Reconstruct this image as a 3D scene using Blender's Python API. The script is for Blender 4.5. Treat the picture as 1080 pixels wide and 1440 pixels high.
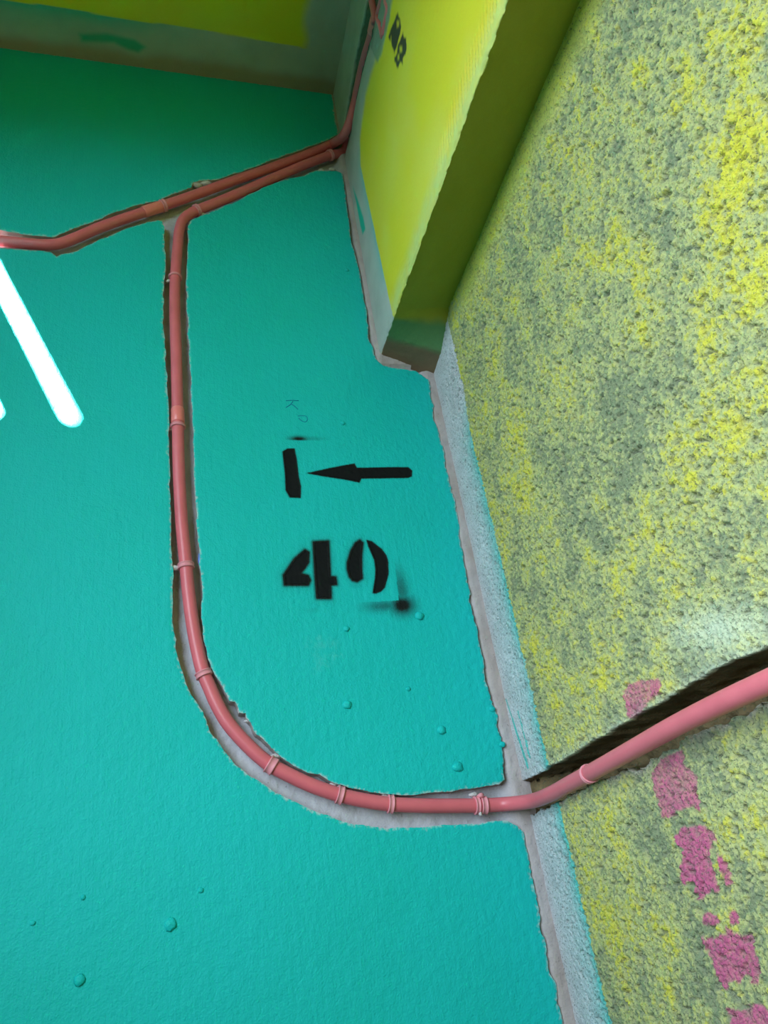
import bpy, math, random
import numpy as np
from mathutils import Matrix, Vector
from mathutils.geometry import delaunay_2d_cdt

for o in list(bpy.data.objects):
    bpy.data.objects.remove(o, do_unlink=True)
scene = bpy.context.scene
COL = scene.collection
random.seed(4)

# ------------------------------------------------------------------ camera
# x runs right along the teal wall, y runs into it, z is up; the teal wall is the plane y = 0.
FPX = 1040.0
_n = np.array([-290., 570., 1040.]); _n /= np.linalg.norm(_n)
_v = np.array([-340., -2070., 1040.]); _v -= _n * (_v @ _n); _v /= np.linalg.norm(_v)
_h = np.cross(_v, _n)
if _h[0] < 0: _h = -_h
M = np.array([_h, _n, _v])
CAM = np.array([0.0, -1.05, 1.5])
cd = bpy.data.cameras.new('camera')
cam = bpy.data.objects.new('camera', cd); COL.objects.link(cam)
cd.sensor_fit = 'VERTICAL'; cd.sensor_height = 36.0; cd.lens = FPX / 1440.0 * 36.0
cd.clip_start = 0.02
rx, up, bk = M @ [1, 0, 0], M @ [0, -1, 0], M @ [0, 0, -1]
cam.matrix_world = Matrix([[rx[0], up[0], bk[0], CAM[0]], [rx[1], up[1], bk[1], CAM[1]],
                           [rx[2], up[2], bk[2], CAM[2]], [0, 0, 0, 1]])
scene.camera = cam

# ------------------------------------------------------------------ daylight
WORLD_STRENGTH = 16.0
SUN_STRENGTH = 260000.0
SUN_DIR = np.array([0.55, 0.35, -0.42]); SUN_DIR /= np.linalg.norm(SUN_DIR)
SUN_POS = np.array([-0.21, 0.0, 2.40]) - SUN_DIR * 4.6
WIN_Y0, WIN_Y1, WIN_Z0, WIN_Z1 = -2.00, -0.68, 1.50, 2.82
XL = -0.70
w = bpy.data.worlds.new('overcast_sky'); scene.world = w; w.use_nodes = True
bg = w.node_tree.nodes['Background']
bg.inputs['Color'].default_value = (0.74, 0.90, 1.0, 1); bg.inputs['Strength'].default_value = WORLD_STRENGTH
# added spot lamp standing in for the sun, lighting only the left-wall slots
sd = bpy.data.lights.new('sun_stripe_spot', 'SPOT'); sd.energy = SUN_STRENGTH; sd.color = (1, .97, .92)
sd.spot_size = math.radians(5.8); sd.spot_blend = .05; sd.shadow_soft_size = .022
sun = bpy.data.objects.new('sun_stripe_spot', sd); COL.objects.link(sun)
sun.rotation_euler = Vector(SUN_DIR).to_track_quat('-Z', 'Y').to_euler(); sun.location = SUN_POS
pd = bpy.data.lights.new('window_portal', 'AREA'); pd.shape = 'RECTANGLE'
pd.size = WIN_Y1 - WIN_Y0; pd.size_y = WIN_Z1 - WIN_Z0; pd.cycles.is_portal = True
po = bpy.data.objects.new('window_portal', pd); COL.objects.link(po)
po.matrix_world = Matrix([[0, 0, -1, XL], [1, 0, 0, (WIN_Y0 + WIN_Y1) / 2], [0, 1, 0, (WIN_Z0 + WIN_Z1) / 2], [0, 0, 0, 1]])

vs = scene.view_settings
vs.view_transform = 'Standard'; vs.look = 'None'; vs.gamma = 1.0; vs.use_curve_mapping = False
vs.exposure = -0.46

# ------------------------------------------------------------------ survey helpers: a sighting on a known plane gives a point
def ray(px, py): return M @ np.array([(px - 540) / FPX, (py - 720) / FPX, 1.0])
def onT(px, py, y=0.0):
    r = ray(px, py); return CAM + r * ((y - CAM[1]) / r[1])
def onX(px, py, x):
    r = ray(px, py); return CAM + r * ((x - CAM[0]) / r[0])
def onZ(px, py, z):
    r = ray(px, py); return CAM + r * ((z - CAM[2]) / r[2])
def tT(pts, y=0.0): return np.array([onT(a, b, y)[[0, 2]] for a, b in pts])
def tX(pts, x): return np.array([onX(a, b, x)[[1, 2]] for a, b in pts])

XR, XY, ZC, ZB = 0.486, 0.386, 3.157, 2.385     # rough wall, beam side, ceiling, beam underside

# ------------------------------------------------------------------ numpy noise
_tab = np.random.RandomState(7).rand(16, 256, 256)
def vn(x, y, seed=0):
    t = _tab[seed % 16]
    x = np.asarray(x, float) + 31.7 * seed; y = np.asarray(y, float) + 17.3 * seed
    xi = np.floor(x).astype(int); yi = np.floor(y).astype(int)
    fx = x - xi; fy = y - yi
    fx = fx * fx * (3 - 2 * fx); fy = fy * fy * (3 - 2 * fy)
    a = t[xi & 255, yi & 255]; b = t[(xi + 1) & 255, yi & 255]
    c = t[xi & 255, (yi + 1) & 255]; d = t[(xi + 1) & 255, (yi + 1) & 255]
    return (a * (1 - fx) + b * fx) * (1 - fy) + (c * (1 - fx) + d * fx) * fy
def fbm(x, y, seed=0, oct=4):
    s = 0; a = .5; f = 1; n = 0
    for k in range(oct):
        s = s + a * vn(x * f, y * f, seed + k); n += a; a *= .5; f *= 2.03
    return s / n
def worley(x, y, seed=0):
    t1 = _tab[seed % 16]; t2 = _tab[(seed + 5) % 16]
    xi = np.floor(x).astype(int); yi = np.floor(y).astype(int)
    best = np.full(np.shape(x), 9.0)
    for dx in (-1, 0, 1):
        for dy in (-1, 0, 1):
            cx = xi + dx; cy = yi + dy
            px = cx + t1[cx & 255, cy & 255]; py = cy + t2[cx & 255, cy & 255]
            best = np.minimum(best, (px - x) ** 2 + (py - y) ** 2)
    return np.sqrt(best)
def sst(a, b, x):
    t = np.clip((x - a) / (b - a), 0, 1); return t * t * (3 - 2 * t)
def inside(poly, P):
    x, y = P[:, 0], P[:, 1]; r = np.zeros(len(P), bool); n = len(poly)
    for i in range(n):
        x0, y0 = poly[i]; x1, y1 = poly[(i + 1) % n]
        if y0 == y1: continue
        c = ((y0 > y) != (y1 > y)) & (x < (x1 - x0) * (y - y0) / (y1 - y0) + x0)
        r ^= c
    return r
def sdist(poly, P, closed=True):
    d = np.full(len(P), 9.0); n = len(poly)
    for i in range(n if closed else n - 1):
        a = poly[i]; b = poly[(i + 1) % n]; ab = b - a
        t = np.clip(((P - a) @ ab) / max(ab @ ab, 1e-12), 0, 1)
        q = P - (a + t[:, None] * ab)
        d = np.minimum(d, np.hypot(q[:, 0], q[:, 1]))
    return np.where(inside(poly, P), -d, d) if closed else d
def mixc(a, b, t):
    return a * (1 - t[..., None]) + np.asarray(b) * t[..., None]

# ------------------------------------------------------------------ object helpers
def tag(o, label=None, cat=None, group=None, kind=None):
    if label: o['label'] = label
    if cat: o['category'] = cat
    if group: o['group'] = group
    if kind: o['kind'] = kind
    return o
def link(name, me, mats, parent=None):
    o = bpy.data.objects.new(name, me); COL.objects.link(o)
    for m in (mats if isinstance(mats, (list, tuple)) else [mats]):
        if m.name not in [x.name for x in me.materials]: me.materials.append(m)
    if parent: o.parent = parent
    return o
def mesh_np(name, V, F, smooth=True, color=None, fidx=None):
    """V (n,3), F (m,3|4) arrays"""
    me = bpy.data.meshes.new(name)
    V = np.asarray(V, np.float32); F = np.asarray(F, np.int32); k = F.shape[1]
    me.vertices.add(len(V)); me.vertices.foreach_set('co', V.ravel())
    me.loops.add(F.size); me.loops.foreach_set('vertex_index', F.ravel())
    me.polygons.add(len(F)); me.polygons.foreach_set('loop_start', np.arange(0, F.size, k, dtype=np.int32))
    me.polygons.foreach_set('use_smooth', np.full(len(F), smooth))
    if fidx is not None: me.polygons.foreach_set('material_index', np.asarray(fidx, np.int32))
    me.update(calc_edges=True); me.validate()
    if color is not None:
        a = me.attributes.new('paint', 'FLOAT_COLOR', 'POINT')
        c = np.ones((len(V), 4), np.float32); c[:, :color.shape[1]] = color
        a.data.foreach_set('color', c.ravel())
    return me
def grid_faces(nr, nc, flip=False):
    i = np.arange(nr * nc).reshape(nr, nc)
    f = np.stack([i[:-1, :-1], i[:-1, 1:], i[1:, 1:], i[1:, :-1]], -1).reshape(-1, 4)
    return f[:, ::-1] if flip else f
def resample(P, step, closed=True):
    P = np.asarray(P, float); Q = np.vstack([P, P[:1]]) if closed else P
    L = np.r_[0, np.cumsum(np.hypot(*np.diff(Q, axis=0).T))]
    n = max(3, int(L[-1] / step)); t = np.linspace(0, L[-1], n, endpoint=not closed)
    return np.stack([np.interp(t, L, Q[:, 0]), np.interp(t, L, Q[:, 1])], 1)
def fill(poly, pts):
    """constrained triangulation of a closed outline with extra inner points"""
    nb = len(poly)
    vc = [Vector(p) for p in poly] + [Vector(p) for p in pts]
    r = delaunay_2d_cdt(vc, [], [list(range(nb))], 1, 1e-7)
    V = np.array([tuple(v) for v in r[0]]); F = np.array([list(f) for f in r[2] if len(f) == 3])
    a, b, c = V[F[:, 0]], V[F[:, 1]], V[F[:, 2]]
    s = (b[:, 0] - a[:, 0]) * (c[:, 1] - a[:, 1]) - (b[:, 1] - a[:, 1]) * (c[:, 0] - a[:, 0])
    F[s < 0] = F[s < 0][:, ::-1]
    return V, F
def box_mesh(name, x0, x1, y0, y1, z0, z1):
    V = [(x, y, z) for x in (x0, x1) for y in (y0, y1) for z in (z0, z1)]
    F = [(0, 1, 3, 2), (4, 6, 7, 5), (0, 4, 5, 1), (2, 3, 7, 6), (0, 2, 6, 4), (1, 5, 7, 3)]
    return mesh_np(name, V, F, False)

# ------------------------------------------------------------------ materials
def newmat(name, rough=.7, spec=.3):
    m = bpy.data.materials.new(name); m.use_nodes = True
    nt = m.node_tree; b = nt.nodes['Principled BSDF']
    b.inputs['Roughness'].default_value = rough; b.inputs['Specular IOR Level'].default_value = spec
    return m, nt, b
def N(nt, t, **kw):
    n = nt.nodes.new(t)
    for k, v in kw.items(): setattr(n, k, v)
    return n
def noise(nt, coord, scale, detail=4, rough=.55):
    n = N(nt, 'ShaderNodeTexNoise'); n.inputs['Scale'].default_value = scale
    n.inputs['Detail'].default_value = detail; n.inputs['Roughness'].default_value = rough
    nt.links.new(coord, n.inputs['Vector']); return n.outputs['Fac']
def coords(nt, scale=(1, 1, 1)):
    t = N(nt, 'ShaderNodeTexCoord')
    if scale == (1, 1, 1): return t.outputs['Object']
    mp = N(nt, 'ShaderNodeMapping'); mp.inputs['Scale'].default_value = scale
    nt.links.new(t.outputs['Object'], mp.inputs['Vector']); return mp.outputs['Vector']
def ramp(nt, fac, stops):
    r = N(nt, 'ShaderNodeValToRGB'); e = r.color_ramp.elements
    while len(e) < len(stops): e.new(.5)
    for q, (p, c) in zip(e, stops):
        q.position = p; q.color = (c, c, c, 1) if not hasattr(c, '__len__') else (*c, 1)
    nt.links.new(fac, r.inputs['Fac']); return r.outputs['Color']
def mix(nt, fac, a, b, mode='MIX'):
    m = N(nt, 'ShaderNodeMix', data_type='RGBA', blend_type=mode)
    for s, v in ((m.inputs['Factor'], fac), (m.inputs['A'], a), (m.inputs['B'], b)):
        if hasattr(v, 'is_linked') or hasattr(v, 'links'): nt.links.new(v, s)
        elif hasattr(v, '__len__'): s.default_value = (*v, 1) if len(v) == 3 else v
        else: s.default_value = v
    return m.outputs['Result']
def bump(nt, b, hs):
    prev = None
    for h, strength, dist in hs:
        n = N(nt, 'ShaderNodeBump'); n.inputs['Strength'].default_value = strength; n.inputs['Distance'].default_value = dist
        nt.links.new(h, n.inputs['Height'])
        if prev: nt.links.new(prev, n.inputs['Normal'])
        prev = n.outputs['Normal']
    nt.links.new(prev, b.inputs['Normal'])
def attr(nt):
    a = N(nt, 'ShaderNodeAttribute', attribute_name='paint'); return a

TEAL = (0.004, 0.44, 0.40)
YEL = (0.66, 0.57, 0.030)
def m_teal():
    m, nt, b = newmat('teal_emulsion_paint', .6, .18)
    c = coords(nt); cs = coords(nt, (1, 1, .07))
    streak = noise(nt, cs, 260, 3)
    col = mix(nt, ramp(nt, noise(nt, c, 3.0, 5), [(.3, 0), (.75, 1)]), TEAL, (0.006, .47, .48))
    col = mix(nt, ramp(nt, streak, [(.35, 0), (.8, .35)]), col, (.01, .50, .51))
    scuff = ramp(nt, noise(nt, c, 7.0, 6, .7), [(.66, 0), (.78, .35)])
    col = mix(nt, scuff, col, (.16, .56, .52))
    a = attr(nt)                                     # red channel: black stencil overspray, green: pale chipped rim
    sep = N(nt, 'ShaderNodeSeparateColor'); nt.links.new(a.outputs['Color'], sep.inputs['Color'])
    grain = noise(nt, c, 900, 2)
    mm = N(nt, 'ShaderNodeMath', operation='MULTIPLY_ADD'); nt.links.new(grain, mm.inputs[0]); mm.inputs[1].default_value = .5
    ad = N(nt, 'ShaderNodeMath', operation='ADD'); nt.links.new(sep.outputs['Red'], mm.inputs[2])
    nt.links.new(mm.outputs[0], ad.inputs[0]); ad.inputs[1].default_value = -.25
    dd = N(nt, 'ShaderNodeMath', operation='MULTIPLY'); nt.links.new(sep.outputs['Red'], dd.inputs[0])
    sp = ramp(nt, ad.outputs[0], [(.05, 0), (.9, 1)])
    gate = ramp(nt, sep.outputs['Red'], [(.01, 0), (.12, 1)])
    spf = mix(nt, 1.0, sp, gate, 'MULTIPLY')
    col = mix(nt, spf, col, (.006, .008, .008))
    rim = N(nt, 'ShaderNodeMath', operation='MULTIPLY'); nt.links.new(sep.outputs['Green'], rim.inputs[0])
    nt.links.new(ramp(nt, noise(nt, c, 160, 3), [(.42, 0), (.6, 1)]), rim.inputs[1])
    col = mix(nt, rim.outputs[0], col, (.50, .56, .56))
    nt.links.new(col, b.inputs['Base Color'])
    bump(nt, b, [(noise(nt, c, 380, 3), .55, .0014), (noise(nt, c, 110, 3), .5, .0024), (streak, .3, .0014)])
    return m
def m_concrete(name, c1, c2, sc=60):
    m, nt, b = newmat(name, .9, .15); c = coords(nt)
    col = mix(nt, ramp(nt, noise(nt, c, 12, 5), [(.35, 0), (.7, 1)]), c1, c2)
    col = mix(nt, ramp(nt, noise(nt, c, 320, 2), [(.62, 0), (.74, .6)]), col, tuple(x * .45 for x in c1))
    nt.links.new(col, b.inputs['Base Color'])
    bump(nt, b, [(noise(nt, c, sc * 5, 3), .5, .002), (noise(nt, c, sc, 4), .6, .004)])
    return m
def m_painted(name, rough=.8, fine=500, grain=.25, b1=.5, b2=.5, dark=(.06, .08, .05), thr=.66):
    """paint laid down per point, with fine speckle where the coat missed the hollows"""
    m, nt, b = newmat(name, rough, .2); c = coords(nt); a = attr(nt)
    col = mix(nt, ramp(nt, noise(nt, c, fine, 3), [(.3, 0), (.75, grain)]), a.outputs['Color'], (.75, .78, .55), 'OVERLAY')
    sp = ramp(nt, noise(nt, c, fine * .6, 3, .6), [(thr, 0), (thr + .09, .8)])
    col = mix(nt, sp, col, dark)
    nt.links.new(col, b.inputs['Base Color'])
    bump(nt, b, [(noise(nt, c, fine, 3), b1, .0012), (noise(nt, c, fine * .3, 3), b2, .003)])
    return m
def m_plain(name, col, rough=.5, spec=.4, var=.12, sc=25):
    m, nt, b = newmat(name, rough, spec); c = coords(nt)
    cc = mix(nt, ramp(nt, noise(nt, c, sc, 4), [(.3, 0), (.7, 1)]), col, tuple(min(1, x * (1 + var) + var * .05) for x in col))
    cc = mix(nt, ramp(nt, noise(nt, c, 350, 2), [(.68, 0), (.75, .25)]), cc, tuple(x * .6 for x in col))
    nt.links.new(cc, b.inputs['Base Color'])
    bump(nt, b, [(noise(nt, c, 300, 2), .12, .0006)])
    return m
MT = m_teal()
M_CON = m_concrete('grey_mortar', (.38, .37, .42), (.50, .49, .54))
M_EDGE = m_concrete('cut_plaster', (.36, .34, .33), (.52, .50, .50), 90)
M_ROUGH = m_painted('roughcast_wash', .85, 620, .25, 1.0, .8, (.09, .11, .08), .572)
M_BEAM = m_painted('beam_distemper', .8, 420, .12, .25, .25, (.25, .27, .12), .74)
M_CEIL = m_painted('ceiling_distemper', .8, 300, .12, .25, .3, (.2, .22, .12), .76)
M_PIPE = m_plain('red_plastic_conduit', (.60, .122, .155), .38, .45)
M_COUP = m_plain('coral_plastic_coupling', (.78, .19, .19), .32, .5)
M_CLIP = m_plain('pink_painted_strap', (.66, .24, .29), .5, .4)
M_BLK = m_plain('black_stencil_paint', (.006, .007, .008), .7, .12, 0, 200)
M_INK = m_plain('faint_blue_pencil', (.005, .14, .28), .8, .1)
M_DAB = m_concrete('pale_mortar_dab', (.50, .48, .50), (.66, .63, .64), 120)
M_BLUE = m_plain('blue_plastic', (.10, .22, .62), .4, .5)
M_SHELL = m_plain('pale_limewash', (.20, .20, .18), .85, .2)
M_FLOOR = m_concrete('dusty_dark_concrete', (.13, .125, .11), (.18, .17, .15))
M_YWALL = m_plain('yellow_distemper', (.50, .42, .03), .85, .2)
M_GROUND = m_plain('dark_green_ground', (.035, .060, .018), .9, .1)
M_STEEL = m_plain('dull_sheet_steel', (.18, .18, .17), .6, .4)

# ================================================================== TEAL WALL
A_LOW = [(0, 323), (30, 329), (75, 333), (111, 319), (155, 301), (194, 287), (212, 284), (222, 281), (226, 279), (250, 270), (268, 263), (271, 255),
         (284, 253), (298, 252), (304, 252), (349, 237), (396, 220), (443, 203), (462, 196), (474, 189), (478, 183)]
C_TOP = [(0, 348), (28, 350), (61, 352), (72, 354), (79, 361), (84, 357), (100, 355), (139, 337), (172, 323), (211, 311), (222, 309), (228, 310)]
C_SIDE = [(230.5, 320), (232, 340), (232.5, 365), (231, 391), (230, 420), (230, 452), (232, 485), (234, 522), (236.5, 568), (237.5, 610),
          (238, 660), (240, 700), (241, 740), (241.7, 790), (243, 807), (242.5, 857), (244, 887), (247.5, 912), (254, 935), (261.7, 957), (270, 977),
          (284, 1002), (302, 1037), (316, 1057), (330, 1075), (348, 1089), (375, 1106), (408, 1124), (440, 1140), (470, 1151), (498, 1159),
          (546, 1164), (600, 1161.5), (637, 1160), (683, 1157), (709, 1153.5), (719, 1156), (728, 1160), (733, 1166), (737, 1177)]
C_RIGHT = [(742, 1195), (746, 1213), (754, 1248), (761, 1298), (767, 1338), (776, 1369), (784, 1405), (792, 1438)]
B_LEFT = [(268, 311), (264.5, 318), (263.5, 360), (262.5, 393), (262, 429), (266, 485), (269, 547), (271, 581), (272, 610), (273, 660), (276, 710),
          (277.5, 740), (278.5, 757), (281, 782), (282.5, 815), (284, 840), (284, 865), (286.7, 895), (291.7, 920), (296, 933), (300, 944), (306, 953),
          (310, 961), (317, 973), (324, 984), (333, 988), (336, 996), (337, 1003), (345.7, 1003), (346, 1009), (353, 1016), (356, 1026), (370, 1041),
          (381, 1052), (392, 1060), (400, 1068), (415, 1077), (433, 1086), (450, 1090), (463, 1098), (480, 1103.5), (518, 1113), (544, 1116),
          (570, 1117.5), (600, 1116), (637, 1112), (683, 1106), (704, 1102), (711, 1096)]
B_RIGHT = [(709, 1080), (706, 1045), (700, 1015), (690, 984), (683, 948), (675.5, 912), (663.5, 848), (656, 810), (648, 765), (641.6, 717), (631, 670),
           (622, 628), (610, 585), (603, 533), (586, 522), (560, 518), (539, 514), (530, 505), (519, 475), (516.7, 444), (510, 407), (503, 370), (494, 338), (487.7, 286),
           (484.5, 262), (481.5, 243)]
B_TOP = [(476, 240), (458, 240), (446, 239), (428, 246), (396, 254), (368, 264), (333, 282), (298, 296.5), (286, 302), (275, 306)]

pA = np.vstack([[(-0.83, 2.62)], tT(A_LOW), [(0.379, 2.985), (0.383, ZC - .001), (-0.83, ZC - .001)]])
pB = tT(B_LEFT + B_RIGHT + B_TOP)
pC = np.vstack([[(-0.83, 0.0)], [(-0.83, 2.575)], tT(C_TOP + C_SIDE + C_RIGHT), [(0.472, 1.2), (0.472, 0.0)]])

def relief(x, z, fine=True):
    h = .0016 * (fbm(x * 9, z * 7, 1, 3) - .5) + .0007 * (fbm(x * 60, z * 55, 2, 3) - .5)
    if fine: h = h + .00035 * (vn(x * 240, z * 230, 3) - .5) + .00025 * (vn(x * 330, z * 14, 4) - .5)
    # heavier orange-peel close to the corner strip and low on the wall
    return h + (.0009 * (vn(x * 190, z * 190, 6) - .5)) * sst(.36, .46, x)

# stencil outlines (wall x,z)
ST_BAR = tT([(397.5, 635), (404, 631), (414, 631), (417, 646), (420, 671), (423, 684), (422.5, 700), (407.5, 699), (402, 689), (401, 665)])
ST_ARROW = tT([(432.4, 665.5), (464, 658.5), (498.5, 652), (501.7, 658), (574, 657), (579.5, 661.7), (579, 669.5), (574, 671.8), (508, 672.7),
               (505.5, 678.4), (486, 674.5), (454.5, 669.6)])
ST_4A = tT([(429, 773.6), (434, 776.7), (433.4, 791), (428, 799), (421.8, 807), (433, 810), (436, 816), (433, 822.5), (400.4, 822.5), (399, 809), (414.6, 786)])
ST_4B = tT([(441, 762.4), (461.5, 761.4), (464, 811), (471.7, 812), (472.7, 821.5), (464.5, 822.5), (465, 841), (446, 841), (443.6, 811)])
ST_0A = tT([(506, 760), (509.8, 763.4), (508, 780.7), (508, 800), (509, 813), (502, 817.4), (496, 816), (492, 811), (489, 801), (489, 791), (494, 774.6), (500, 764)])
ST_0B = tT([(516, 760), (522.6, 761.4), (537, 772.6), (543, 781), (545.4, 789), (546, 807), (541, 825.6), (536, 831), (528.7, 834), (524.6, 833.7), (528, 813),
            (528.5, 800), (526.7, 787), (518.5, 768.5)])
QUAD = tT([(470, 735), (553, 770), (561, 844.3), (512.4, 846.5), (500, 846.5)])

def spray(P):
    s = np.zeros(len(P))
    for poly, r, amt in ((ST_BAR, .0022, 1), (ST_ARROW, .0018, 1), (ST_4A, .0080, 1.1), (ST_4B, .0080, 1.1), (ST_0A, .0075, 1.1), (ST_0B, .0030, 1)):
        d = sdist(poly, P); s = np.maximum(s, amt * np.clip(1 - d / r, 0, 1) ** 1.5)
        s = np.maximum(s, .22 * np.clip(1 - d / (r * 4), 0, 1) ** 2)
    def blob(px, py, rx, rz, amt, tilt=0):
        c = onT(px, py)[[0, 2]]; q = P - c
        a = (q[:, 0] * math.cos(tilt) + q[:, 1] * math.sin(tilt)) / rx; b_ = (-q[:, 0] * math.sin(tilt) + q[:, 1] * math.cos(tilt)) / rz
        return amt * np.exp(-(a * a + b_ * b_))
    q = tT([(470, 735), (553, 770), (561, 844.3), (512.4, 846.8), (480, 848), (450, 800)])
    out = ~inside(q, P)
    hal = np.maximum.reduce([blob(566, 851, .022, .018, 1.05), blob(564, 828, .014, .036, .62), blob(540, 852, .034, .011, .62)])
    s = np.maximum(s, hal * out)
    lim = np.interp(P[:, 0], [.15, .25], [onT(404, 618.5)[2], onT(440, 619.5)[2]])
    up_ = sst(-.0008, .0006, P[:, 1] - lim)
    s = np.maximum(s, up_ * np.maximum(blob(420, 617, .017, .006, 1.0), blob(432, 616.5, .033, .005, .35)))
    s = np.maximum(s, np.maximum(blob(440, 858, .014, .006, .16), blob(434, 857, .02, .004, .12)))
    s = np.maximum(s, np.maximum(blob(453, 752, .02, .010, .10), blob(500, 822, .014, .008, .22)))
    return s

def panel(name, poly, rect, step, dense=None, parent=None, painted=False):
    bnd = resample(poly, .0022)
    # hand-cut edge: small raggedness along the outline
    j = np.stack([vn(bnd[:, 0] * 300, bnd[:, 1] * 300, 8) - .5, vn(bnd[:, 0] * 300, bnd[:, 1] * 300, 9) - .5], 1) * .0011
    j += np.stack([vn(bnd[:, 0] * 60, bnd[:, 1] * 60, 10) - .5, vn(bnd[:, 0] * 60, bnd[:, 1] * 60, 11) - .5], 1) * .0034
    rough = sst(.42, .46, bnd[:, 0])[:, None]
    j = j * (1 + .9 * rough)
    j[(bnd[:, 0] < -.7) | (bnd[:, 1] > ZC - .01) | (bnd[:, 1] < .02)] = 0
    bnd = bnd + j
    x0, x1, z0, z1 = rect
    def lat(a0, a1, b0, b1, s):
        gx, gz = np.meshgrid(np.arange(a0, a1, s), np.arange(b0, b1, s)); g = np.stack([gx.ravel(), gz.ravel()], 1)
        return g + (np.random.RandomState(3).rand(*g.shape) - .5) * s * .5
    mn, mx = poly.min(0), poly.max(0)
    fine = lat(max(x0, mn[0]), min(x1, mx[0]), max(z0, mn[1]), min(z1, mx[1]), step)
    co = lat(mn[0], mx[0], mn[1], mx[1], .03)
    co = co[~((co[:, 0] > x0 - .01) & (co[:, 0] < x1 + .01) & (co[:, 1] > z0 - .01) & (co[:, 1] < z1 + .01))]
    if dense is not None:
        dx0, dx1, dz0, dz1, ds = dense
        fine = fine[~((fine[:, 0] > dx0) & (fine[:, 0] < dx1) & (fine[:, 1] > dz0) & (fine[:, 1] < dz1))]
        fine = np.vstack([fine, lat(dx0, dx1, dz0, dz1, ds)])
    P = np.vstack([fine, co])
    # keep inner points clear of the outline
    cell = {}
    P = P[inside(bnd, P)]
    key = np.floor(P / .003).astype(int); kb = np.floor(bnd / .003).astype(int)
    near = set()
    for a, b_ in kb:
        near.add((a, b_))
    keep = np.array([(a, b_) not in near for a, b_ in key]) if len(key) else np.zeros(0, bool)
    P = P[keep]
    V2, F = fill(bnd, P)
    y = -relief(V2[:, 0], V2[:, 1])
    # rolled lip on the outline
    nb = len(bnd)
    d = np.full(len(V2), 1.0)
    lip = np.zeros(len(V2)); lip[:nb] = 1
    y = y + lip * .0009
    V = np.stack([V2[:, 0], y, V2[:, 1]], 1)
    col = np.zeros((len(V), 3)); 
    if painted: col[:, 0] = spray(V2)
    col[:, 1] = lip * .8
    back = V[:nb].copy(); back[:, 1] = .026
    n0 = len(V); Va = np.vstack([V, V[:nb], back]); ca = np.vstack([col, np.zeros((2 * nb, 3))])
    i = np.arange(nb); k = (i + 1) % nb
    side = np.stack([n0 + i, n0 + nb + i, n0 + nb + k, n0 + k], 1)
    area = np.sum(bnd[:, 0] * np.roll(bnd[:, 1], -1) - np.roll(bnd[:, 0], -1) * bnd[:, 1])
    if area > 0: side = side[:, ::-1]
    st = np.vstack([side[:, [0, 1, 2]], side[:, [0, 2, 3]]])
    FF = np.vstack([F, st])
    me = mesh_np(name, Va, FF, True, ca, np.r_[np.zeros(len(F)), np.ones(len(st))])
    return link(name, me, [MT, M_EDGE], parent)

# masonry behind the plaster: floor of the chases and the open joint in the corner
xs = np.r_[-.83, -.6, np.arange(-.40, .520, .0035)]; zs = np.r_[0, .6, 1.0, np.arange(1.22, 3.19, .0035)]
gx, gz = np.meshgrid(xs, zs)
corner = np.maximum(sst(.448, .474, gx) * (gz < 2.42), sst(.362, .382, gx) * (gz > 2.36))
depth = .0225 + .004 * (fbm(gx * 45, gz * 45, 3, 3) - .5) + .002 * (vn(gx * 200, gz * 200, 5) - .5)
shal = .0020 + .004 * (fbm(gx * 60, gz * 25, 6, 3) - .5) + .0016 * (vn(gx * 220, gz * 220, 7) - .5)
gy = depth * (1 - corner) + shal * corner
P = np.stack([gx, gy, gz], -1).reshape(-1, 3)
warm = np.array([.36, .29, .28]); cool = np.array([.46, .46, .54])
cc = mixc(np.broadcast_to(cool, gx.shape + (3,)), warm, corner * (.45 + .55 * fbm(gx * 30, gz * 20, 9, 3)))
cc = cc * (.85 + .3 * fbm(gx * 50, gz * 50, 2, 3))[..., None]
M_MASON = m_painted('bare_mortar', .9, 420, .2, .5, .5, (.16, .15, .15), .66)
wall_front = link('wall_front', mesh_np('wall_front', P, grid_faces(*gx.shape), True, cc.reshape(-1, 3)), M_MASON)
tag(wall_front, 'teal painted plaster wall with chased pipe grooves', kind='structure')
tag(panel('plaster_panel', pA, (-.42, .39, 2.5, 3.16), .0036, None, wall_front), 'dark teal plaster above the sloping pipes')
p_b = tag(panel('plaster_panel', pB, (-.02, .48, 1.55, 2.96), .0026, (.145, .425, 1.86, 2.20, .00125), wall_front, True), 'teal plaster enclosed by the curved pipe, stencilled 40')
p_c = tag(panel('plaster_panel', pC, (-.42, .48, 1.2, 2.7), .0036, None, wall_front), 'broad teal plaster left of and below the curved pipe')

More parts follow.
